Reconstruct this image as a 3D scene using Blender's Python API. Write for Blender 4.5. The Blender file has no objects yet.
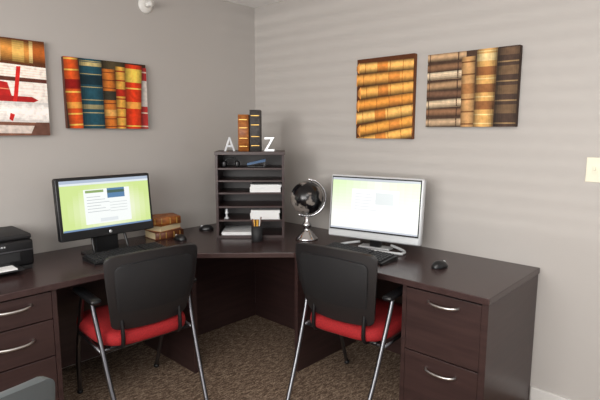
import bpy, bmesh, random
from math import *
from mathutils import Vector, Matrix
random.seed(4)
sc=bpy.context.scene
try: sc.view_settings.view_transform='Standard'
except Exception: pass

# ---------------------------------------------------------------- colours / materials
def lin(c):
    return tuple(((x/255)/12.92 if x/255<=.04045 else ((x/255+.055)/1.055)**2.4) for x in c)
def mat(name,rgb,rough=.5,metal=0,spec=.5,emit=0,noise=None,bump=None,coat=0):
    m=bpy.data.materials.new(name); m.use_nodes=True
    nt=m.node_tree; b=nt.nodes['Principled BSDF']; c=lin(rgb)+(1,)
    b.inputs['Base Color'].default_value=c
    b.inputs['Roughness'].default_value=rough; b.inputs['Metallic'].default_value=metal
    b.inputs['Specular IOR Level'].default_value=spec
    if coat: b.inputs['Coat Weight'].default_value=coat
    if emit:
        b.inputs['Emission Color'].default_value=c; b.inputs['Emission Strength'].default_value=emit
    if noise or bump:
        tc=nt.nodes.new('ShaderNodeTexCoord')
    if noise:   # (scale vec, colour2, detail)
        mp=nt.nodes.new('ShaderNodeMapping'); mp.inputs['Scale'].default_value=noise[0]
        n=nt.nodes.new('ShaderNodeTexNoise'); n.inputs['Scale'].default_value=1; n.inputs['Detail'].default_value=noise[2]
        r=nt.nodes.new('ShaderNodeValToRGB'); r.color_ramp.elements[0].position=.35; r.color_ramp.elements[1].position=.65
        r.color_ramp.elements[0].color=c; r.color_ramp.elements[1].color=lin(noise[1])+(1,)
        nt.links.new(tc.outputs['Object'],mp.inputs[0]); nt.links.new(mp.outputs[0],n.inputs['Vector'])
        nt.links.new(n.outputs['Fac'],r.inputs[0]); nt.links.new(r.outputs[0],b.inputs['Base Color'])
    if bump:    # (scale,strength)
        n=nt.nodes.new('ShaderNodeTexNoise'); n.inputs['Scale'].default_value=bump[0]; n.inputs['Detail'].default_value=3
        bp=nt.nodes.new('ShaderNodeBump'); bp.inputs['Strength'].default_value=bump[1]; bp.inputs['Distance'].default_value=.002
        nt.links.new(tc.outputs['Object'],n.inputs['Vector']); nt.links.new(n.outputs['Fac'],bp.inputs['Height'])
        nt.links.new(bp.outputs[0],b.inputs['Normal'])
    return m
M={}
M['wall']=mat('wall_paint',(185,180,175),.6,bump=(120,.15))
M['ceil']=mat('ceiling_paint',(250,249,247),.9,bump=(90,.3))
M['trim']=mat('trim_paint',(215,212,208),.5)
M['wood']=mat('espresso_laminate',(50,34,33),.36,noise=((3,3,40),(60,42,40),4))
M['woodtop']=mat('espresso_top',(57,41,40),.27,noise=((30,30,30),(64,47,46),4))
M['wooddark']=mat('espresso_edge',(34,24,24),.4)
M['black']=mat('black_plastic',(20,20,22),.35)
M['blackm']=mat('black_matte',(27,27,29),.6)
M['chairb']=mat('chair_back_plastic',(33,31,32),.42,bump=(400,.3))
M['key']=mat('key_plastic',(34,34,37),.5)
M['red']=mat('red_fabric',(164,24,28),.85,noise=((150,150,150),(138,16,22),2),bump=(300,.4))
M['steel']=mat('leg_steel',(120,120,124),.32,1)
M['chrome']=mat('chrome',(215,215,218),.15,1)
M['nickel']=mat('brushed_nickel',(205,203,200),.28,1)
M['silver']=mat('silver_plastic',(212,215,217),.3,.2)
M['white']=mat('white_plastic',(235,233,228),.4)
M['lettermetal']=mat('pale_silver',(214,216,218),.35,.35)
M['paper']=mat('paper',(246,246,246),.8)
M['ivory']=mat('ivory_plastic',(236,230,208),.4)
M['tan']=mat('tan_leather',(176,108,50),.5,noise=((30,30,60),(136,76,34),4))
M['brown']=mat('brown_leather',(112,60,32),.5,noise=((30,30,60),(86,44,24),4))
M['gold']=mat('gold_tooling',(205,165,90),.35,.7)
M['pages']=mat('book_pages',(214,196,156),.8)
M['greybook']=mat('grey_cloth',(78,74,72),.7,noise=((60,60,60),(58,55,54),3))
M['pencil']=mat('pencil_yellow',(222,165,50),.5)
M['blue']=mat('blue_plastic',(40,80,120),.4)
M['teal']=mat('chair_plastic_sheen',(84,90,92),.3)  # glossy reflection on the near chair back put into its base grey

def carpet():
    m=bpy.data.materials.new('carpet'); m.use_nodes=True; nt=m.node_tree; b=nt.nodes['Principled BSDF']
    b.inputs['Roughness'].default_value=1; b.inputs['Specular IOR Level'].default_value=.1
    tc=nt.nodes.new('ShaderNodeTexCoord')
    mp=nt.nodes.new('ShaderNodeMapping'); mp.inputs['Scale'].default_value=(26,70,1); mp.inputs['Rotation'].default_value=(0,0,radians(45))
    n1=nt.nodes.new('ShaderNodeTexNoise'); n1.inputs['Scale'].default_value=1; n1.inputs['Detail'].default_value=4
    mp2=nt.nodes.new('ShaderNodeMapping'); mp2.inputs['Scale'].default_value=(110,110,1)
    n2=nt.nodes.new('ShaderNodeTexNoise'); n2.inputs['Scale'].default_value=1; n2.inputs['Detail'].default_value=3
    mx=nt.nodes.new('ShaderNodeMath'); mx.operation='ADD'
    r=nt.nodes.new('ShaderNodeValToRGB'); e=r.color_ramp.elements
    e[0].position=.38; e[0].color=lin((78,62,52))+(1,)
    e[1].position=.62; e[1].color=lin((164,144,124))+(1,)
    x=e.new(.5); x.color=lin((114,95,80))+(1,)
    h=nt.nodes.new('ShaderNodeMath'); h.operation='MULTIPLY'; h.inputs[1].default_value=.5
    L=nt.links.new
    L(tc.outputs['Object'],mp.inputs[0]);L(tc.outputs['Object'],mp2.inputs[0]);L(mp.outputs[0],n1.inputs['Vector']);L(mp2.outputs[0],n2.inputs['Vector'])
    L(n1.outputs['Fac'],mx.inputs[0]);L(n2.outputs['Fac'],mx.inputs[1]);L(mx.outputs[0],h.inputs[0]);L(h.outputs[0],r.inputs[0]);L(r.outputs[0],b.inputs['Base Color'])
    bp=nt.nodes.new('ShaderNodeBump'); bp.inputs['Strength'].default_value=.5; bp.inputs['Distance'].default_value=.004
    L(h.outputs[0],bp.inputs['Height']);L(bp.outputs[0],b.inputs['Normal'])
    return m
M['carpet']=carpet()
def vcolmat(name,rough,emit=0):
    m=bpy.data.materials.new(name); m.use_nodes=True; nt=m.node_tree; b=nt.nodes['Principled BSDF']
    a=nt.nodes.new('ShaderNodeAttribute'); a.attribute_name='Col'; b.inputs['Roughness'].default_value=rough
    if emit:
        nt.links.new(a.outputs['Color'],b.inputs['Emission Color']); b.inputs['Emission Strength'].default_value=emit
        b.inputs['Base Color'].default_value=(.02,.02,.02,1)
    else:
        b.inputs['Specular IOR Level'].default_value=.25
        tc=nt.nodes.new('ShaderNodeTexCoord'); n=nt.nodes.new('ShaderNodeTexNoise'); n.inputs['Scale'].default_value=40; n.inputs['Detail'].default_value=6
        r=nt.nodes.new('ShaderNodeMapRange'); r.inputs['From Min'].default_value=.3; r.inputs['From Max'].default_value=.7; r.inputs['To Min'].default_value=.9; r.inputs['To Max'].default_value=1.35
        mx=nt.nodes.new('ShaderNodeVectorMath'); mx.operation='SCALE'
        L=nt.links.new; L(tc.outputs['Object'],n.inputs['Vector']);L(n.outputs['Fac'],r.inputs['Value']);L(a.outputs['Color'],mx.inputs[0]);L(r.outputs[0],mx.inputs['Scale']);L(mx.outputs[0],b.inputs['Base Color'])
    return m
M['art']=vcolmat('printed_canvas',.65); M['display']=vcolmat('lit_display',.2,1.0)

# ---------------------------------------------------------------- mesh helpers
def obj(name,me,m=None,smooth=False):
    o=bpy.data.objects.new(name,me); sc.collection.objects.link(o)
    if m: me.materials.append(m)
    if smooth:
        for p in me.polygons: p.use_smooth=True
    return o
def mesh(name,vs,fs,m,smooth=False):
    me=bpy.data.meshes.new(name); me.from_pydata([tuple(v) for v in vs],[],fs); me.update()
    bm=bmesh.new(); bm.from_mesh(me); bmesh.ops.recalc_face_normals(bm,faces=bm.faces); bm.to_mesh(me); bm.free()
    return obj(name,me,m,smooth)
def box(name,a,b,m,bev=.002,seg=2,smooth=False):
    a=Vector(a);b=Vector(b);c=(a+b)/2;s=b-a
    bm=bmesh.new(); bmesh.ops.create_cube(bm,size=1)
    for v in bm.verts: v.co=Vector((v.co.x*abs(s.x),v.co.y*abs(s.y),v.co.z*abs(s.z)))
    if bev: bmesh.ops.bevel(bm,geom=bm.edges[:],offset=min(bev,min(abs(s.x),abs(s.y),abs(s.z))*.45),segments=seg,profile=.5,affect='EDGES')
    for v in bm.verts: v.co+=c
    me=bpy.data.meshes.new(name); bm.to_mesh(me); bm.free()
    return obj(name,me,m,smooth)
def lathe(name,prof,m,n=32,loc=(0,0,0)):
    vs=[];fs=[]
    for r,z in prof:
        for i in range(n):
            a=2*pi*i/n; vs.append((loc[0]+r*cos(a),loc[1]+r*sin(a),loc[2]+z))
    for j in range(len(prof)-1):
        for i in range(n):
            fs.append((j*n+i,j*n+(i+1)%n,(j+1)*n+(i+1)%n,(j+1)*n+i))
    fs.append(tuple(range(n))); fs.append(tuple((len(prof)-1)*n+i for i in range(n)))
    return mesh(name,vs,fs,m,True)
def smoothpath(P,k=6):
    P=[Vector(p) for p in P]
    if len(P)<3: return P
    out=[]
    for i in range(len(P)-1):
        p0=P[max(i-1,0)];p1=P[i];p2=P[i+1];p3=P[min(i+2,len(P)-1)]
        for j in range(k):
            t=j/k; out.append(.5*((2*p1)+(p2-p0)*t+(2*p0-5*p1+4*p2-p3)*t*t+(3*p1-p0-3*p2+p3)*t**3))
    out.append(P[-1]); return out
def tube(name,P,r,m,n=10,smooth=True,flat=1,k=6):
    Q=smoothpath(P,k) if smooth else [Vector(p) for p in P]
    vs=[];fs=[]; prev=None
    for i,p in enumerate(Q):
        t=(Q[min(i+1,len(Q)-1)]-Q[max(i-1,0)]).normalized()
        if prev is None: ref=Vector((0,0,1)) if abs(t.z)<.9 else Vector((1,0,0)); a=t.cross(ref).normalized()
        else: a=(prev-t*prev.dot(t)).normalized()
        b=t.cross(a); prev=a
        for j in range(n):
            w=2*pi*j/n; vs.append(p+a*r*cos(w)+b*r*flat*sin(w))
    for i in range(len(Q)-1):
        for j in range(n): fs.append((i*n+j,i*n+(j+1)%n,(i+1)*n+(j+1)%n,(i+1)*n+j))
    fs.append(tuple(range(n))); fs.append(tuple((len(Q)-1)*n+j for j in range(n)))
    return mesh(name,vs,fs,m,True)
def group(name,parts,loc=(0,0,0),rot=0):
    e=bpy.data.objects.new(name,None); e.empty_display_size=.1; sc.collection.objects.link(e)
    for p in parts: p.parent=e
    e.location=loc; e.rotation_euler=(0,0,rot)
    return e
def extrude_poly(name,pts,z0,z1,m,bev=.002):
    n=len(pts); vs=[(x,y,z0) for x,y in pts]+[(x,y,z1) for x,y in pts]
    fs=[tuple(range(n)),tuple(range(n,2*n))]+[(i,(i+1)%n,n+(i+1)%n,n+i) for i in range(n)]
    o=mesh(name,vs,fs,m)
    if bev:
        md=o.modifiers.new('b','BEVEL'); md.width=bev; md.segments=2
    return o

# ---------------------------------------------------------------- room
H=2.385; XW=-4.6; YS=-4.8
box('floor',(XW-.1,YS,-.1),(.1,.1,0),M['carpet'],0)
box('ceiling',(XW-.1,YS,H),(.1,.1,H+.1),M['ceil'],0)
box('wall_left',(XW-.1,0,0),(.1,.1,H),M['wall'],0)
box('wall_right',(0,YS,0),(.1,0,H),M['wall'],0)
wy0,wy1,wz0,wz1=-4.3,-.9,.85,2.34
box('wall_window_sill',(XW-.1,YS,0),(XW,0,wz0),M['wall'],0)
box('wall_window_head',(XW-.1,YS,wz1),(XW,0,H),M['wall'],0)
box('wall_window_side',(XW-.1,YS,wz0),(XW,wy0,wz1),M['wall'],0)
box('wall_window_pier',(XW-.1,wy1,wz0),(XW,0,wz1),M['wall'],0)
fr=[box('frame_bottom',(XW-.08,wy0,wz0),(XW-.03,wy1,wz0+.04),M['trim'],.003),box('frame_top',(XW-.08,wy0,wz1-.04),(XW-.03,wy1,wz1),M['trim'],.003)]
group('window_1',fr)
sl=[];vs=[];fs=[]
z=wz0+.06
while z<wz1-.05:
    k=len(vs); dz=.018
    vs+=[(XW+.005,wy0+.01,z-dz),(XW+.045,wy0+.01,z+dz),(XW+.045,wy1-.01,z+dz),(XW+.005,wy1-.01,z-dz)]; fs.append((k,k+1,k+2,k+3)); z+=.082
group('window_blind',[mesh('slats',vs,fs,M['white']),box('headrail',(XW+.003,wy0,wz1-.04),(XW+.05,wy1,wz1),M['white'])])
box('baseboard_right',(-.015,YS,0),(0,-2.2,.085),M['trim'],.004)
box('baseboard_left',(XW,-.015,0),(-2.75,0,.085),M['trim'],.004)

# ---------------------------------------------------------------- desk
T=.74; th=.03; W=.66; c=1.06; XL=-2.75; YR=-2.2
parts=[]
g=.004
top=[(XL,-g),(-g,-g),(-g,YR),(-W,YR),(-W,-c),(-c,-W),(XL,-W)]
parts.append(extrude_poly('worktop',top,T-th,T,M['woodtop'],.003))
def handleX(n,x,y,z,L=.15):
    return tube(n,[(x,y-L/2,z),(x-.018,y-L/2+.012,z),(x-.028,y-L/4,z-.002),(x-.031,y,z-.003),(x-.028,y+L/4,z-.002),(x-.018,y+L/2-.012,z),(x,y+L/2,z)],.0055,M['nickel'],8,flat=1.3)
def handleY(n,x,y,z,L=.16):
    return tube(n,[(x-L/2,y,z),(x-L/2+.012,y-.018,z),(x-L/4,y-.028,z-.002),(x,y-.031,z-.003),(x+L/4,y-.028,z-.002),(x+L/2-.012,y-.018,z),(x+L/2,y,z)],.0055,M['nickel'],8,flat=1.3)
zt=T-th
parts+= [box('end_panel',(-W+.01,YR+.005,0),(-.01,YR+.035,zt),M['wood'],.002),
 box('pedestal_carcass',(-W+.04,YR+.035,.05),(-.05,-1.79,zt),M['wooddark'],.001),
 box('pedestal_side',(-W+.02,-1.795,0),(-.05,-1.772,zt),M['wood'],.001),
 box('pedestal_plinth',(-W+.06,YR+.035,0),(-.05,-1.79,.05),M['wooddark'],0),
 box('file_drawer_top',(-W+.018,YR+.038,.392),(-W+.042,-1.797,zt-.012),M['wood'],.002),
 box('file_drawer_bottom',(-W+.018,YR+.038,.055),(-W+.042,-1.797,.386),M['wood'],.002),
 handleX('handle_top',-W+.018,-1.985,.655),handleX('handle_bottom',-W+.018,-1.985,.325)]
px0,px1=-2.26,-1.82
parts+=[box('left_pedestal_side',(px1-.022,-W+.02,0),(px1,-.05,zt),M['wood'],.001),
 box('left_pedestal_side_b',(px0,-W+.02,0),(px0+.022,-.05,zt),M['wood'],.001),
 box('left_pedestal_carcass',(px0+.022,-W+.04,.05),(px1-.022,-.05,zt),M['wooddark'],.001),
 box('box_drawer_1',(px0+.024,-W+.018,.572),(px1-.024,-W+.042,zt-.01),M['wood'],.002),
 box('box_drawer_2',(px0+.024,-W+.018,.392),(px1-.024,-W+.042,.566),M['wood'],.002),
 box('file_drawer_left',(px0+.024,-W+.018,.055),(px1-.024,-W+.042,.386),M['wood'],.002),
 handleY('handle_l1',-2.01,-W+.018,.658),handleY('handle_l2',-2.01,-W+.018,.492),handleY('handle_l3',-2.01,-W+.018,.3),
 box('far_end_panel',(XL+.01,-W+.02,0),(XL+.035,-.02,zt),M['wood'],.001)]
parts+=[box('gable_a',(-c-.012,-W+.02,0),(-c+.012,-.05,zt),M['wood'],.001),
 box('gable_b',(-W+.02,-c-.012,0),(-.05,-c+.012,zt),M['wood'],.001),
 box('modesty_a',(px1,-.16,.08),(-c-.012,-.142,zt),M['wood'],.001),
 box('modesty_b',(-.16,-1.77,.08),(-.142,-c-.012,zt),M['wood'],.001),
 box('corner_back_a',(-c+.012,-.2,0),(-.2,-.182,zt),M['wood'],.001),
 box('corner_back_b',(-.2,-c+.012,0),(-.182,-.2,zt),M['wood'],.001)]
group('corner_desk',parts)

# ---------------------------------------------------------------- wall art
class Art:
    def __init__(s): s.f=[]
    def poly(s,P,c):
        for ax,sg,lim in ((0,1,0),(0,-1,-1),(1,1,0),(1,-1,-1)):
            Q=[]
            for i in range(len(P)):
                a=P[i];b=P[(i+1)%len(P)]; da=sg*a[ax]-lim; db=sg*b[ax]-lim
                if da>=0: Q.append(a)
                if (da>=0)!=(db>=0):
                    t=da/(da-db); Q.append((a[0]+t*(b[0]-a[0]),a[1]+t*(b[1]-a[1])))
            P=Q
            if len(P)<3: return
        s.f.append((P,c))
    def rect(s,u0,u1,v0,v1,c): s.poly([(u0,v0),(u1,v0),(u1,v1),(u0,v1)],c)
    def strip(s,p0,p1,w,c,n=10,lo=.35,bias=.5,power=1.0):
        d=(p1[0]-p0[0],p1[1]-p0[1]); L=hypot(*d); q=(-d[1]/L*w,d[0]/L*w)
        for i in range(n):
            a=i/n;b=(i+1)/n; t=(i+.5)/n; t=t**(log(.5)/log(bias)); sh=lo+(1-lo)*sin(pi*t)**power
            s.poly([(p0[0]+q[0]*a,p0[1]+q[1]*a),(p1[0]+q[0]*a,p1[1]+q[1]*a),(p1[0]+q[0]*b,p1[1]+q[1]*b),(p0[0]+q[0]*b,p0[1]+q[1]*b)],tuple(min(255,x*sh) for x in c))
    def book(s,p0,p1,w,c,bands=(),lo=.45,bias=.5):
        s.strip(p0,p1,w,c,12,lo,bias,.7)
        for t,h,bc in bands:
            a=(p0[0]+(p1[0]-p0[0])*t,p0[1]+(p1[1]-p0[1])*t); b=(p0[0]+(p1[0]-p0[0])*(t+h),p0[1]+(p1[1]-p0[1])*(t+h))
            s.strip(a,b,w,bc,12,lo,bias,.7)
    def build(s,name,w,h,mt):
        vs=[];fs=[];cs=[]
        for k,(P,c) in enumerate(s.f):
            b=len(vs)
            for u,v in P: vs.append((u*w,-.00001*k-.0003,v*h))
            fs.append(tuple(range(b,b+len(P)))); cs.append(c)
        me=bpy.data.meshes.new(name); me.from_pydata(vs,[],fs); me.update()
        ca=me.color_attributes.new('Col','FLOAT_COLOR','CORNER')
        for p in me.polygons:
            for li in p.loop_indices: ca.data[li].color=lin(cs[p.index])+(1,)
        return obj(name,me,mt)
def hang(art,w,h,loc,rot,edge):
    e=mat('canvas_edge',edge,.8)
    cb=box('canvas',(0,0,0),(w,.03,h),e,.002)
    p=art.build('print',w,h,M['art'])
    group('canvas_print',[cb,p],loc,rot)
G=(224,180,96)
def bandset(n,c1=G,h=.018,start=.08,end=.92): return [(start+(end-start)*i/(n-1),h,c1) for i in range(n)]
# A : piled books, a red one with a ribbon; only its right half is in view
A=Art(); A.rect(0,1,0,1,(236,228,220))
A.poly([(0,.74),(1,.70),(1,1),(0,1)],(96,52,26))
for a,b,cc in ((-.05,.42,(206,120,44)),(.46,.80,(226,152,70)),(.83,1.1,(196,104,40))):
    A.strip((a,.775),(b,.755),.215,cc,12,.5,.55)
for a in (.42,.80): A.strip((a,.765),(a+.045,.763),.225,(250,212,136),10,.6)
A.strip((.60,.77),(.74,.765),.215,(246,196,104),10,.55)
A.poly([(0,.62),(1,.60),(1,.725),(0,.755)],(250,240,228))
for i in range(4): A.poly([(0,.64+i*.028),(1,.622+i*.025),(1,.625+i*.025),(0,.644+i*.028)],(216,196,178))
A.poly([(0,.575),(1,.56),(1,.60),(0,.62)],(96,50,38))
A.poly([(0,.40),(1,.39),(1,.56),(0,.575)],(248,238,228))
for i in range(4): A.poly([(0,.43+i*.035),(1,.42+i*.034),(1,.423+i*.034),(0,.434+i*.035)],(220,204,190))
A.poly([(.0,.36),(.80,.345),(.88,.375),(.80,.41),(0,.42)],(170,32,30))    # red cover board
A.poly([(.0,.42),(.56,.41),(.52,.55),(0,.60)],(188,36,32))               # red book spine
A.poly([(.0,.50),(.54,.475),(.54,.485),(0,.512)],(230,150,110))
A.poly([(.64,.72),(.69,.72),(.63,.40),(.57,.22),(.53,.235),(.585,.42)],(214,40,34))  # ribbon
A.strip((-.1,.15),(1.1,.14),.21,(254,248,242),10,.82)
A.poly([(.53,.235),(.58,.22),(.55,.15),(.51,.17)],(206,38,32))
for i in range(5): A.poly([(0,.18+i*.034),(.5,.175+i*.034),(.5,.178+i*.034),(0,.184+i*.034)],(230,216,206))
A.poly([(0,0),(1,0),(1,.135),(0,.15)],(126,84,66)); A.poly([(0,.03),(1,.02),(1,.1),(0,.115)],(212,198,188))
A.poly([(.75,0),(1,0),(1,.14),(.83,.14)],(104,70,58))
hang(A,.41,.51,(-1.99,-.032,1.41),0,(150,120,95))
B=Art(); B.rect(0,1,0,1,(60,40,30))
B.book((.03,-.05),(-.03,1.05),-.18,(220,86,30),bandset(7,(248,200,92),.02)+[(.55,.12,(150,22,16)),(.3,.08,(240,164,72))])
B.book((.18,-.05),(.17,1.05),-.27,(36,80,94),bandset(6,(196,178,122),.010)+[(.62,.12,(22,48,58)),(.3,.06,(156,146,106)),(.86,.05,(206,186,126))])
B.book((.44,-.05),(.43,.90),-.16,(212,120,46),bandset(8,(108,38,20),.012)+[(.5,.14,(60,56,44)),(.25,.1,(238,176,94))])
B.book((.43,.88),(.43,1.05),-.30,(80,68,46))
B.book((.585,-.05),(.595,.93),-.13,(232,172,74),bandset(7,(170,56,26),.02)+[(.55,.1,(190,44,26))])
B.book((.70,-.05),(.72,.98),-.22,(232,64,26),bandset(4,(255,210,96),.02)+[(.74,.2,(250,212,90)),(.35,.10,(246,166,74))])
B.book((.90,-.05),(.94,.95),-.16,(182,54,52),bandset(5,(236,206,186),.02)+[(.4,.4,(212,202,194))])
hang(B,.511,.406,(-1.482,-.032,1.45),0,(90,50,35))
C_=Art(); C_.rect(0,1,0,1,(84,44,20))
cols=[(255,190,98),(246,170,76),(255,198,110),(238,158,68),(252,184,92),(244,172,84),(255,194,106)]
ys=[-.16,-.01,.15,.31,.47,.63,.79,.93]
for i,y in enumerate(ys[:-1]):
    h=(ys[i+1]-y)*.93; sl=.17-.03*i; x0=.05+.04*sin(i*2.1)
    C_.book((x0,y+.03),(1.15,y+.03+sl),h,cols[i%7],[(.10,.010,(196,116,46)),(.3,.010,(196,116,46)),(.5,.010,(190,112,44)),(.7,.010,(196,116,46)),(.86,.010,(196,116,46)),(.51,.16,(230,148,66)) if i%2 else (.31,.16,(226,142,62))],.3,.6)
    for k in range(5):
        C_.poly([(x0-.012*k-.012,y+.03+.012*k),(x0-.012*k,y+.03+.009*k),(x0-.012*k,y+.03+h-.009*k),(x0-.012*k-.012,y+.03+h-.012*k)],(226-18*k,156-14*k,80-9*k))
D=Art(); D.rect(0,1,0,1,(70,50,38))
for i in range(8):
    y=-.02+i*.125; cc=[(200,170,136),(140,102,74),(218,194,160),(118,86,66),(176,140,104),(226,204,172),(136,100,72),(194,158,120)][i]
    D.book((-.02,y+.02+.02*(i%2)),(.45,y+.03+.01*(i%3)),.112,cc,[(.1,.02,(96,66,48)),(.8,.03,(96,66,48))],.4,.6)
    if i in (0,2,5): 
        for k in range(4): D.rect(.05,.40,y+.045+k*.02,y+.050+k*.02,(170,142,112))
D.book((.42,-.05),(.40,.92),-.15,(202,154,100),bandset(6,(130,86,48),.02)+[(.5,.14,(172,118,70))],.5)
D.book((.56,-.05),(.57,1.05),-.21,(220,170,100),bandset(9,(248,218,152),.012)+[(.25,.1,(150,98,56)),(.45,.1,(150,98,56)),(.65,.1,(156,100,56)),(.82,.08,(238,210,150))],.4)
D.book((.78,-.05),(.79,1.05),-.25,(74,56,46),[(.08,.015,(160,130,90)),(.2,.1,(112,88,64)),(.34,.015,(160,130,90)),(.42,.1,(118,92,66)),(.56,.015,(160,130,90)),(.64,.1,(118,92,66)),(.78,.015,(160,130,90)),(.86,.08,(104,80,60))],.4)
hang(C_,.415,.50,(-.032,-1.025,1.392),-pi/2,(120,70,35))
hang(D,.512,.408,(-.032,-1.528,1.463),-pi/2,(60,42,32))

# ---------------------------------------------------------------- small wall fixtures
group('light_switch',[box('plate',(-.006,-2.445,1.2),(-.0005,-2.37,1.318),M['ivory'],.003),box('toggle_frame',(-.009,-2.417,1.24),(-.005,-2.398,1.278),M['ivory'],.001),box('toggle',(-.018,-2.412,1.256),(-.007,-2.403,1.272),M['ivory'],.002)])
def yl(name,prof,m,x,z):
    o=lathe(name,prof,m,24); o.rotation_euler=(pi/2,0,0); o.location=(x,0.0005,z); return o
SPX,SPZ=-.935,2.235
group('wall_sprinkler',[yl('escutcheon',[(.05,0),(.05,.006),(.035,.014),(.018,.018)],M['white'],SPX,SPZ),yl('body',[(.016,.015),(.016,.05),(.01,.055),(.01,.07),(.02,.071),(.02,.075)],M['white'],SPX,SPZ)])

# ---------------------------------------------------------------- chairs
def chair(name,loc,rot,back=M['chairb'],dz=0):
    P=[]
    vs=[];fs=[];N=48
    lay=[(.0,.405),(.9,.402),(.985,.412),(1.0,.432),(.985,.456),(.93,.470),(.7,.476),(.35,.472),(0,.470)]
    for k,(s_,z_) in enumerate(lay):
        for i in range(N):
            a=2*pi*i/N; ca,sa=cos(a),sin(a); e=.5
            x=.245*s_*abs(ca)**e*(1 if ca>0 else -1); y=.24*s_*abs(sa)**e*(1 if sa>0 else -1)
            x*=1+.06*(y/.235)
            vs.append((x,y+.005,z_))
    for k in range(len(lay)-1):
        for i in range(N): fs.append((k*N+i,k*N+(i+1)%N,(k+1)*N+(i+1)%N,(k+1)*N+i))
    P.append(mesh('seat',vs,fs,M['red'],True))
    P.append(box('seat_pan',(-.20,-.19,.388),(.20,.21,.408),M['black'],.01))
    def shell(nm,z0,z1,wb,wt,rr,off,m,thick):
        U,V=24,24; vs=[];fs=[]
        for j in range(V+1):
            t=.5-.5*cos(pi*j/V); z=z0+(z1-z0)*t
            w0=wb+(wt-wb)*sin(t*pi/2)
            w=w0; d=min(z-z0,z1-z)
            if d<rr: w-=rr*(1-sqrt(max(0,1-((rr-d)/rr)**2)))
            for i in range(U+1):
                u=-1+2*i/U; x=w*u
                zz=z+ .014*(1-u*u)*t - .010*(1-u*u)*(1-t)
                yy=-.215-.10*t-.02*sin(pi*t)+.05*(x/.24)**2*(.7+.3*t)+off
                vs.append((x,yy,zz))
        for j in range(V):
            for i in range(U):
                a=j*(U+1)+i; fs.append((a,a+1,a+U+2,a+U+1))
        o=mesh(nm,vs,fs,m,True); md=o.modifiers.new('s','SOLIDIFY'); md.thickness=thick; md.offset=0
        md=o.modifiers.new('b','BEVEL'); md.width=.004; md.segments=2; md.limit_method='ANGLE'; md.angle_limit=1
        return o
    P.append(shell('back_frame',.495,.868+dz,.190,.236,.032,0,back,.022))
    P.append(shell('back_panel',.525,.825+dz,.160,.198,.03,-.011,M['blackm'] if back!=M['teal'] else back,.012))
    for s in (-1,1):
        n='l' if s<0 else 'r'; X=.242*s
        P.append(tube('back_support_'+n,[(s*.15,-.10,.395),(s*.15,-.20,.40),(s*.15,-.232,.44),(s*.15,-.222,.56)],.010,M['black'],8,flat=1.2))
        P.append(tube('rear_leg_'+n,[(X*.90,-.375,.012),(X*.96,-.275,.22),(X,-.19,.44),(X*1.03,-.15,.56),(X*1.04,-.13,.63)],.0115,M['steel'],10))
        P.append(tube('front_leg_'+n,[(X*.93,.235,.012),(X,.17,.25),(X,.10,.46),(X*1.03,.02,.60),(X*1.04,-.02,.635)],.0115,M['steel'],10))
        P.append(tube('seat_rail_'+n,[(X*.99,-.19,.392),(X*.99,.125,.392)],.010,M['steel'],8,smooth=False))
        P.append(box('arm_pad_'+n,(X*1.04-.026,-.20,.63),(X*1.04+.026,.08,.656),M['black'],.012,3,True))
        P.append(lathe('foot_rear_'+n,[(.014,0),(.016,.004),(.014,.02)],M['black'],12,(X*.90,-.377,0)))
        P.append(lathe('foot_front_'+n,[(.014,0),(.016,.004),(.014,.02)],M['black'],12,(X*.93,.237,0)))
    P.append(tube('cross_rear',[(-.24,-.17,.388),(.24,-.17,.388)],.009,M['steel'],8,smooth=False))
    P.append(tube('cross_front',[(-.24,.11,.388),(.24,.11,.388)],.009,M['steel'],8,smooth=False))
    return group(name,P,loc,rot)
chair('armchair',(-1.43,-.61,0),radians(-5))
chair('armchair',(-.555,-1.465,0),radians(-90+6))
chair('armchair',(-2.485,-1.49,0),radians(4),M['teal'],-.02)

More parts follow.
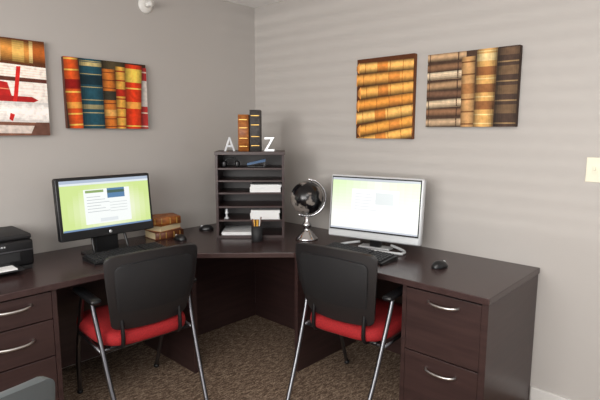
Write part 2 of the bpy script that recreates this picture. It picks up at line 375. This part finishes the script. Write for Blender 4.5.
# ---------------------------------------------------------------- monitors (all-in-one computers), local: screen faces -y
def monitor(name,loc,rot,w,zb,zt_,fr,lightbar,page):
    P=[]; h=zt_-zb; tilt=radians(-6)
    body=[box('housing',(-w/2,0,0),(w/2,.045,h),fr,.012,3,True),
          box('rear_bulge',(-w*.3,.04,.05),(w*.3,.075,h*.8),M['black'],.02,3,True)]
    low=.055 if lightbar else .05
    bz=.016
    if lightbar:
        body.append(box('speaker_bar',(-w/2+.008,-.006,.006),(w/2-.008,.0,.036),M['silver'],.003))
        body.append(box('bezel_inner',(-w/2+.012,-.0025,low-.010),(w/2-.012,.001,h-.010),M['blackm'],.002))
    else:
        body.append(box('bezel_inner',(-w/2+.004,-.0025,.004),(w/2-.004,.001,h-.004),M['black'],.002))
        body.append(lathe('badge',[(.009,0),(.009,.001)],M['silver'],20,(0,0,0))); body[-1].rotation_euler=(pi/2,0,0); body[-1].location=(0,-.0028,.024)
    sw=w-2*(bz+.002); sh=h-low-bz-.002
    a=page.build('screen',sw,sh,M['display']); a.location=(-sw/2,-.003,low)
    body.append(a)
    tiltE=bpy.data.objects.new('display_head',None); sc.collection.objects.link(tiltE)
    for o in body: o.parent=tiltE
    tiltE.location=(0,0,zb-T); tiltE.rotation_euler=(tilt,0,0)
    P.append(tiltE)
    st=M['silver'] if lightbar else M['black']; nw=.035 if lightbar else .07; fw_=.13
    P.append(box('stand_neck',(-nw,.05,.004),(nw,.085,zb-T+.12),M['black'],.008))
    if lightbar:
        P.append(tube('stand_loop',[(-.10,.06,.03),(-.19,.03,.013),(-.20,-.02,.011),(-.16,-.04,.011),(.16,-.04,.011),(.20,-.02,.011),(.19,.03,.013),(.10,.06,.03)],.008,st,8))
        P.append(box('stand_foot',(-.10,.03,.0005),(.10,.11,.010),st,.004))
    else:
        P.append(box('stand_foot',(-fw_,-.03,.0),(fw_,.12,.012),st,.005))
        for s in (-1,1):
            P.append(tube('stand_leg',[(s*.10,-.035,.012),(s*.10,.0,.03),(s*.095,.04,zb-T+.03)],.008,st,8))
    return group(name,P,loc,rot)
pg=Art()
for i in range(20):
    for j in range(16):
        u=j/16; t=i/20; k=max(0,min(1,1.25-hypot((u-.5)*1.3,(t-.35)*1.1)*2.0))
        pg.rect(u,u+.0626,t,t+.051,(208+44*k,230+22*k,146+100*k))
pg.rect(0,1,.94,1,(176,190,210)); pg.rect(0,1,.90,.94,(226,234,238))
pg.rect(.24,.76,.10,.80,(246,250,248)); pg.rect(.50,.70,.60,.80,(80,126,168)); pg.rect(.50,.70,.70,.76,(60,94,84)); pg.rect(.26,.46,.73,.78,(140,168,100))
for i in range(6): pg.rect(.27,.42+.05*(i%3),.64-i*.06,.652-i*.06,(190,196,198))
for i in range(4): pg.rect(.52,.72,.50-i*.06,.51-i*.06,(200,206,206))
pg.rect(.40,.60,.13,.2,(226,232,234)); pg.rect(.0,1,0,.035,(110,140,180))
pg2=Art()
for i in range(16):
    t=i/16
    for j in range(12):
        u=j/12; k=max(0,(t-.3))*min(1,abs(u-.5)*1.6+.15)
        pg2.rect(u,u+.0835,t,t+.0626,(254-50*k,255-10*k,250-100*k))
pg2.rect(0,1,.955,1,(200,206,214)); pg2.rect(.24,.78,.10,.80,(255,255,255))
for i in range(6): pg2.rect(.28,.46+.04*(i%3),.70-i*.06,.71-i*.06,(230,234,236))
pg2.rect(.52,.72,.52,.74,(234,240,240)); pg2.rect(0,1,0,.03,(206,212,222))
monitor('desktop_computer',(-1.385,-.30,T),0,.552,.843,1.187,M['black'],False,pg)
monitor('desktop_computer',(-.30,-1.35,T),radians(-90+11.6),.585,.798,1.178,M['silver'],True,pg2)

def keyboard(loc,rot):
    L,Wd=.45,.155
    P=[mesh('base',[(-L/2,-Wd/2,0),(L/2,-Wd/2,0),(L/2,Wd/2,0),(-L/2,Wd/2,0),(-L/2,-Wd/2,.012),(L/2,-Wd/2,.012),(L/2,Wd/2,.026),(-L/2,Wd/2,.026)],[(0,1,2,3),(4,5,6,7),(0,1,5,4),(1,2,6,5),(2,3,7,6),(3,0,4,7)],M['black'])]
    vs=[];fs=[]
    for r in range(6):
        y=-Wd/2+.012+r*.0235; zz=.0125+(y+Wd/2)*.09
        cells=[-L/2+.012+i*.0195 for i in range(15)]+[-L/2+.318+i*.0195 for i in range(6)]
        for i,x in enumerate(cells):
            w=.0175
            if r==0 and 3<=i<=8:
                if i>3: continue
                w=.0175+.0195*5
            b=len(vs); i_=.002
            vs+=[(x,y,zz),(x+w,y,zz),(x+w,y+.020,zz+.0018),(x,y+.020,zz+.0018),(x+i_,y+i_,zz+.008),(x+w-i_,y+i_,zz+.008),(x+w-i_,y+.018,zz+.0095),(x+i_,y+.018,zz+.0095)]
            fs+=[tuple(b+q for q in f) for f in ((4,5,6,7),(0,1,5,4),(1,2,6,5),(2,3,7,6),(3,0,4,7))]
    P.append(mesh('keys',vs,fs,M['key']))
    group('keyboard',P,loc,rot)
keyboard((-1.35,-.43,T),0); keyboard((-.465,-1.36,T),-pi/2)
def mouse(loc,rot,name='computer_mouse'):
    bm=bmesh.new(); bmesh.ops.create_uvsphere(bm,u_segments=24,v_segments=14,radius=1)
    for v in bm.verts:
        x,y,z=v.co; v.co=Vector((x*.031*(1-.12*y),y*.052,max(z,-.05)*.036*(1-.15*y)+.002))
    me=bpy.data.meshes.new('shell'); bm.to_mesh(me); bm.free()
    o=obj('shell',me,M['black'],True); w=lathe('wheel',[(.008,-.003),(.009,0),(.008,.003)],M['silver'],16); w.rotation_euler=(0,pi/2,0); w.location=(0,.03,.026)
    group(name,[o,w],loc,rot)
mouse((-.93,-.30,T),.2); mouse((-.36,-1.82,T),-pi/2-.3); mouse((-.62,-.16,T),.9)

def bookflat(w,d,h,z,rot,cm,dx=0,dy=0,nm='book'):
    P=[box(nm+'_pages',(-w/2+.004,-d/2+.006,.004),(w/2-.004,d/2-.006,h-.004),M['pages'],0),
       box(nm+'_cover_bottom',(-w/2,-d/2,0),(w/2,d/2,.004),cm,.001),box(nm+'_cover_top',(-w/2,-d/2,h-.004),(w/2,d/2,h),cm,.001)]
    vs=[];fs=[];n=10
    for i in range(n+1):
        a=-pi/2+pi*i/n
        for x in (-w/2,w/2): vs.append((x,-d/2-.009*cos(a),h/2+h/2*sin(a)))
    for i in range(n): fs.append((2*i,2*i+1,2*i+3,2*i+2))
    fs.append(tuple(2*i for i in range(n+1)));fs.append(tuple(2*i+1 for i in range(n+1)))
    P.append(mesh(nm+'_spine',vs,fs,cm,True))
    for k in (-.36,-.14,.14,.36):
        P.append(box(nm+'_band',(w*k-.003,-d/2-.0105,h*.12),(w*k+.003,-d/2,h*.88),M['gold'],.001))
    R=Matrix.Rotation(rot,4,'Z')
    for o in P: o.data.transform(Matrix.Translation((dx,dy,z))@R)
    return P
group('book_stack',bookflat(.20,.15,.05,0,-.05,M['brown'],nm='a')+bookflat(.185,.14,.042,.0505,pi+.25,M['tan'],nm='b')+bookflat(.20,.14,.050,.093,-.22,M['tan'],nm='c',dx=-.01),(-.945,-.135,T),0)

P=[box('body',(-.225,-.15,.02),(.225,.15,.155),M['black'],.015,3,True),box('scanner_lid',(-.222,-.14,.155),(.222,.148,.182),M['blackm'],.01,3,True),
 box('base',(-.215,-.14,0),(.215,.14,.02),M['blackm'],.003),box('output_slot',(-.16,-.153,.05),(.16,-.145,.095),M['blackm'],.004),
 box('paper_tray',(-.15,-.24,.022),(.15,-.145,.030),M['blackm'],.003),box('paper_sheets',(-.11,-.235,.0305),(.12,-.15,.036),M['paper'],.001),
 box('control_panel',(-.10,-.156,.115),(.10,-.148,.148),M['key'],.003),box('display_window',(-.04,-.1575,.12),(.04,-.1555,.143),M['blue'],.001),
 box('trim_strip',(-.222,-.1515,.1),(.222,-.1495,.106),M['steel'],.0005)]
for i in range(4): P.append(box('button',(.055+i*.011,-.1575,.128),(.062+i*.011,-.1555,.135),M['silver'],.001))
group('printer',P,(-2.025,-.17,T),0)

# ---------------------------------------------------------------- desktop organizer (local: front -y)
Wd,Dp,Hh=.445,.27,.56; t_=.016
P=[box('side_l',(-Wd/2,-Dp/2,0),(-Wd/2+t_,Dp/2,Hh-t_),M['wood'],.001),box('side_r',(Wd/2-t_,-Dp/2,0),(Wd/2,Dp/2,Hh-t_),M['wood'],.001),
 box('top',(-Wd/2-.004,-Dp/2-.004,Hh-t_),(Wd/2+.004,Dp/2,Hh+.006),M['wood'],.002),box('bottom',(-Wd/2+t_,-Dp/2,.0),(Wd/2-t_,Dp/2,t_),M['wood'],.001),
 box('back',(-Wd/2+t_,Dp/2-.008,t_),(Wd/2-t_,Dp/2,Hh-t_),M['wooddark'],0)]
shz=[.115,.205,.295,.375,.455]
for i,z in enumerate(shz): P.append(box('shelf_%d'%i,(-Wd/2+t_,-Dp/2+.004,z-.006),(Wd/2-t_,Dp/2-.008,z+.006),M['wood'],.001))
org=(-.48,-.49,T); oR=radians(-45)
group('desktop_organizer',P,org,oR)
def ogroup(name,parts): group(name,parts,org,oR)
f=-Dp/2
def sheets(n,x0,x1,z,h):
    q=[]
    k=max(2,int(h/.006))
    for i in range(k): 
        d=random.uniform(-.004,.004); q.append(box('sheet',(x0+d,f+.012+abs(d),z+i*h/k),(x1+d,Dp/2-.03,z+(i+.85)*h/k),M['paper'],.0005))
    ogroup(n,q)
e_=.0065
sheets('paper_stack',-.0,.2,shz[2]+e_,.05); sheets('paper_stack',.0,.19,shz[0]+e_,.06); sheets('paper_stack',-.19,.02,t_+.0005,.02)
ogroup('headphones',[tube('band',[(-.17,f+.06,shz[4]+.02),(-.165,f+.06,shz[4]+.05),(-.12,f+.06,shz[4]+.068),(-.085,f+.06,shz[4]+.05),(-.085,f+.06,shz[4]+.02)],.005,M['black'],8),
  box('cup_l',(-.185,f+.035,shz[4]+.0065),(-.155,f+.085,shz[4]+.05),M['black'],.012,3,True),box('cup_r',(-.10,f+.035,shz[4]+.0065),(-.07,f+.085,shz[4]+.05),M['black'],.012,3,True)])
ogroup('stapler',[box('base',(-.02,f+.03,shz[4]+e_),(.10,f+.065,shz[4]+.017),M['black'],.004),mesh('arm',[(-.02,f+.032,shz[4]+.02),(.1,f+.032,shz[4]+.045),(.1,f+.063,shz[4]+.045),(-.02,f+.063,shz[4]+.02),(-.02,f+.032,shz[4]+.035),(.1,f+.032,shz[4]+.062),(.1,f+.063,shz[4]+.062),(-.02,f+.063,shz[4]+.035)],[(0,1,2,3),(4,5,6,7),(0,1,5,4),(1,2,6,5),(2,3,7,6),(3,0,4,7)],M['blue']),box('hinge',(.085,f+.035,shz[4]+.012),(.1,f+.06,shz[4]+.05),M['black'],.002)])
ogroup('figurine',[lathe('pedestal',[(.016,0),(.016,.007),(.007,.012),(.005,.025),(.010,.032),(.012,.042),(.007,.05),(.008,.055),(.009,.06),(.005,.066),(.001,.068)],M['silver'],16,(-.16,f+.05,shz[0]+e_))])
def letter(ch,x,size,rotz,name,sx=1):
    cu=bpy.data.curves.new(name,'FONT'); cu.body=ch; cu.size=size; cu.extrude=.009; cu.bevel_depth=.001; cu.align_x='CENTER'
    o=bpy.data.objects.new(name,cu); sc.collection.objects.link(o); bpy.context.view_layer.update()
    me=bpy.data.meshes.new_from_object(o); bpy.data.objects.remove(o)
    me.transform(Matrix.Rotation(rotz,4,'Z')@Matrix.Rotation(pi/2,4,'X')@Matrix.Diagonal((sx,1,1,1))); zmin=min(v.co.z for v in me.vertices); me.transform(Matrix.Translation((x,f+.06,Hh+.0065-zmin)))
    me.materials.clear(); q=obj('letter_face',me,M['lettermetal']); ogroup(name,[q])
letter('A',-.135,.13,.25,'decorative_letter',.8); letter('Z',.125,.13,-.1,'decorative_letter',.82)
def standing(x0,x1,h,cm,bandm,nm):
    w=x1-x0; P=bookflat(h,.16,w,0,0,cm)
    R=Matrix.Translation((x0,f+.11,Hh+.0065+h/2))@Matrix.Rotation(pi/2,4,'Y')
    for o in P: o.data.transform(R); 
    return P
bk=standing(-.075,-.006,.235,M['tan'],None,'a')+standing(.0,.07,.265,M['greybook'],None,'b')
ogroup('standing_books',bk)

cx,cy=-.60,-.675
P=[lathe('cup',[(.034,0),(.036,.003),(.036,.1),(.033,.1),(.033,.006),(.0,.006)],M['blackm'],24)]
for i in range(8):
    a=i*2.4; r=.02; 
    P.append(tube('pencil',[(r*.5*cos(a),r*.5*sin(a),.008),(1.4*r*cos(a),1.4*r*sin(a),.13+.012*(i%3))],.0037,[M['pencil'],M['brown'],M['silver'],M['pencil']][i%4],6,smooth=False))
group('pencil_cup',P,(cx,cy,T))

def globemat():
    m=bpy.data.materials.new('globe_surface'); m.use_nodes=True; nt=m.node_tree; b=nt.nodes['Principled BSDF']; b.inputs['Roughness'].default_value=.22
    tc=nt.nodes.new('ShaderNodeTexCoord'); n=nt.nodes.new('ShaderNodeTexNoise'); n.inputs['Scale'].default_value=9; n.inputs['Detail'].default_value=6
    r=nt.nodes.new('ShaderNodeValToRGB'); r.color_ramp.elements[0].position=.50; r.color_ramp.elements[1].position=.54
    r.color_ramp.elements[0].color=lin((16,15,18))+(1,); r.color_ramp.elements[1].color=lin((128,120,114))+(1,)
    L=nt.links.new; L(tc.outputs['Object'],n.inputs['Vector']);L(n.outputs['Fac'],r.inputs[0]);L(r.outputs[0],b.inputs['Base Color']); return m
gr=.107; gz=.272
bm=bmesh.new(); bmesh.ops.create_uvsphere(bm,u_segments=40,v_segments=24,radius=gr); me=bpy.data.meshes.new('sphere'); bm.to_mesh(me); bm.free()
s=obj('sphere',me,globemat(),True); s.location=(0,0,gz)
cr=Vector((.683,-.730,0)); axt=radians(15)
arc=[]
for i in range(17):
    a=radians(102)-radians(204)*i/16
    aa=a-axt
    arc.append(Vector((0,0,gz))+cr*(gr+.013)*cos(aa)+Vector((0,0,1))*(gr+.013)*sin(aa))
P=[s,tube('meridian',arc,.004,M['chrome'],8,flat=1.8,k=2)]
ax=cr*sin(axt)+Vector((0,0,1))*cos(axt)
P.append(tube('pin_top',[Vector((0,0,gz))+ax*(gr-.002),Vector((0,0,gz))+ax*(gr+.022)],.005,M['chrome'],8,smooth=False))
P.append(tube('pin_bottom',[Vector((0,0,gz))-ax*(gr-.002),Vector((0,0,gz))-ax*(gr+.022)],.005,M['chrome'],8,smooth=False))
P.append(lathe('base',[(.072,0),(.074,.006),(.070,.014),(.056,.022),(.054,.032),(.040,.040),(.038,.050),(.024,.058),(.018,.07),(.026,.085),(.032,.095),(.024,.108),(.014,.12),(.016,.15),(.010,.154)],M['chrome'],32))
group('desk_globe',P,(-.345,-.875,T))

# ---------------------------------------------------------------- lights
def area(name,loc,rot,sx,sy,e,col=(1,1,1)):
    l=bpy.data.lights.new(name,'AREA'); l.shape='RECTANGLE'; l.size=sx; l.size_y=sy; l.energy=e; l.color=col
    o=bpy.data.objects.new(name,l); sc.collection.objects.link(o); o.location=loc; o.rotation_euler=rot; return o
area('window_daylight',(XW+.12,-2.6,1.65),(0,-pi/2,0),1.3,3.2,118,(1,.99,.97))
area('ceiling_fill',(-2.4,-2.9,H-.02),(0,0,0),1.2,1.2,30,(1,.97,.93))  # added unseen fill lamp below the ceiling, evens out the room light
sl=bpy.data.lights.new('sun','SUN'); sl.energy=.36; sl.angle=radians(.75); sl.color=(1,.97,.93)
so=bpy.data.objects.new('sun',sl); sc.collection.objects.link(so)
so.rotation_euler=Vector((1,.22,.0)).to_track_quat('-Z','Y').to_euler()
w=bpy.data.worlds.new('world'); sc.world=w; w.use_nodes=True
w.node_tree.nodes['Background'].inputs[0].default_value=(.98,.98,1,1); w.node_tree.nodes['Background'].inputs[1].default_value=.8

# ---------------------------------------------------------------- camera
pitch,yaw,roll=.1419,.752,.0025
fw=Vector((cos(yaw)*cos(pitch),sin(yaw)*cos(pitch),-sin(pitch))); rt=Vector((sin(yaw),-cos(yaw),0)); up=rt.cross(fw)
r2=rt*cos(roll)+up*sin(roll); u2=-rt*sin(roll)+up*cos(roll)
cd=bpy.data.cameras.new('camera'); cd.sensor_width=36; cd.lens=484.1*36/600; cd.clip_start=.05
co=bpy.data.objects.new('camera',cd); sc.collection.objects.link(co)
m=Matrix((( r2.x,u2.x,-fw.x,-2.6322),(r2.y,u2.y,-fw.y,-2.9528),(r2.z,u2.z,-fw.z,1.4389),(0,0,0,1)))
co.matrix_world=m
sc.camera=co
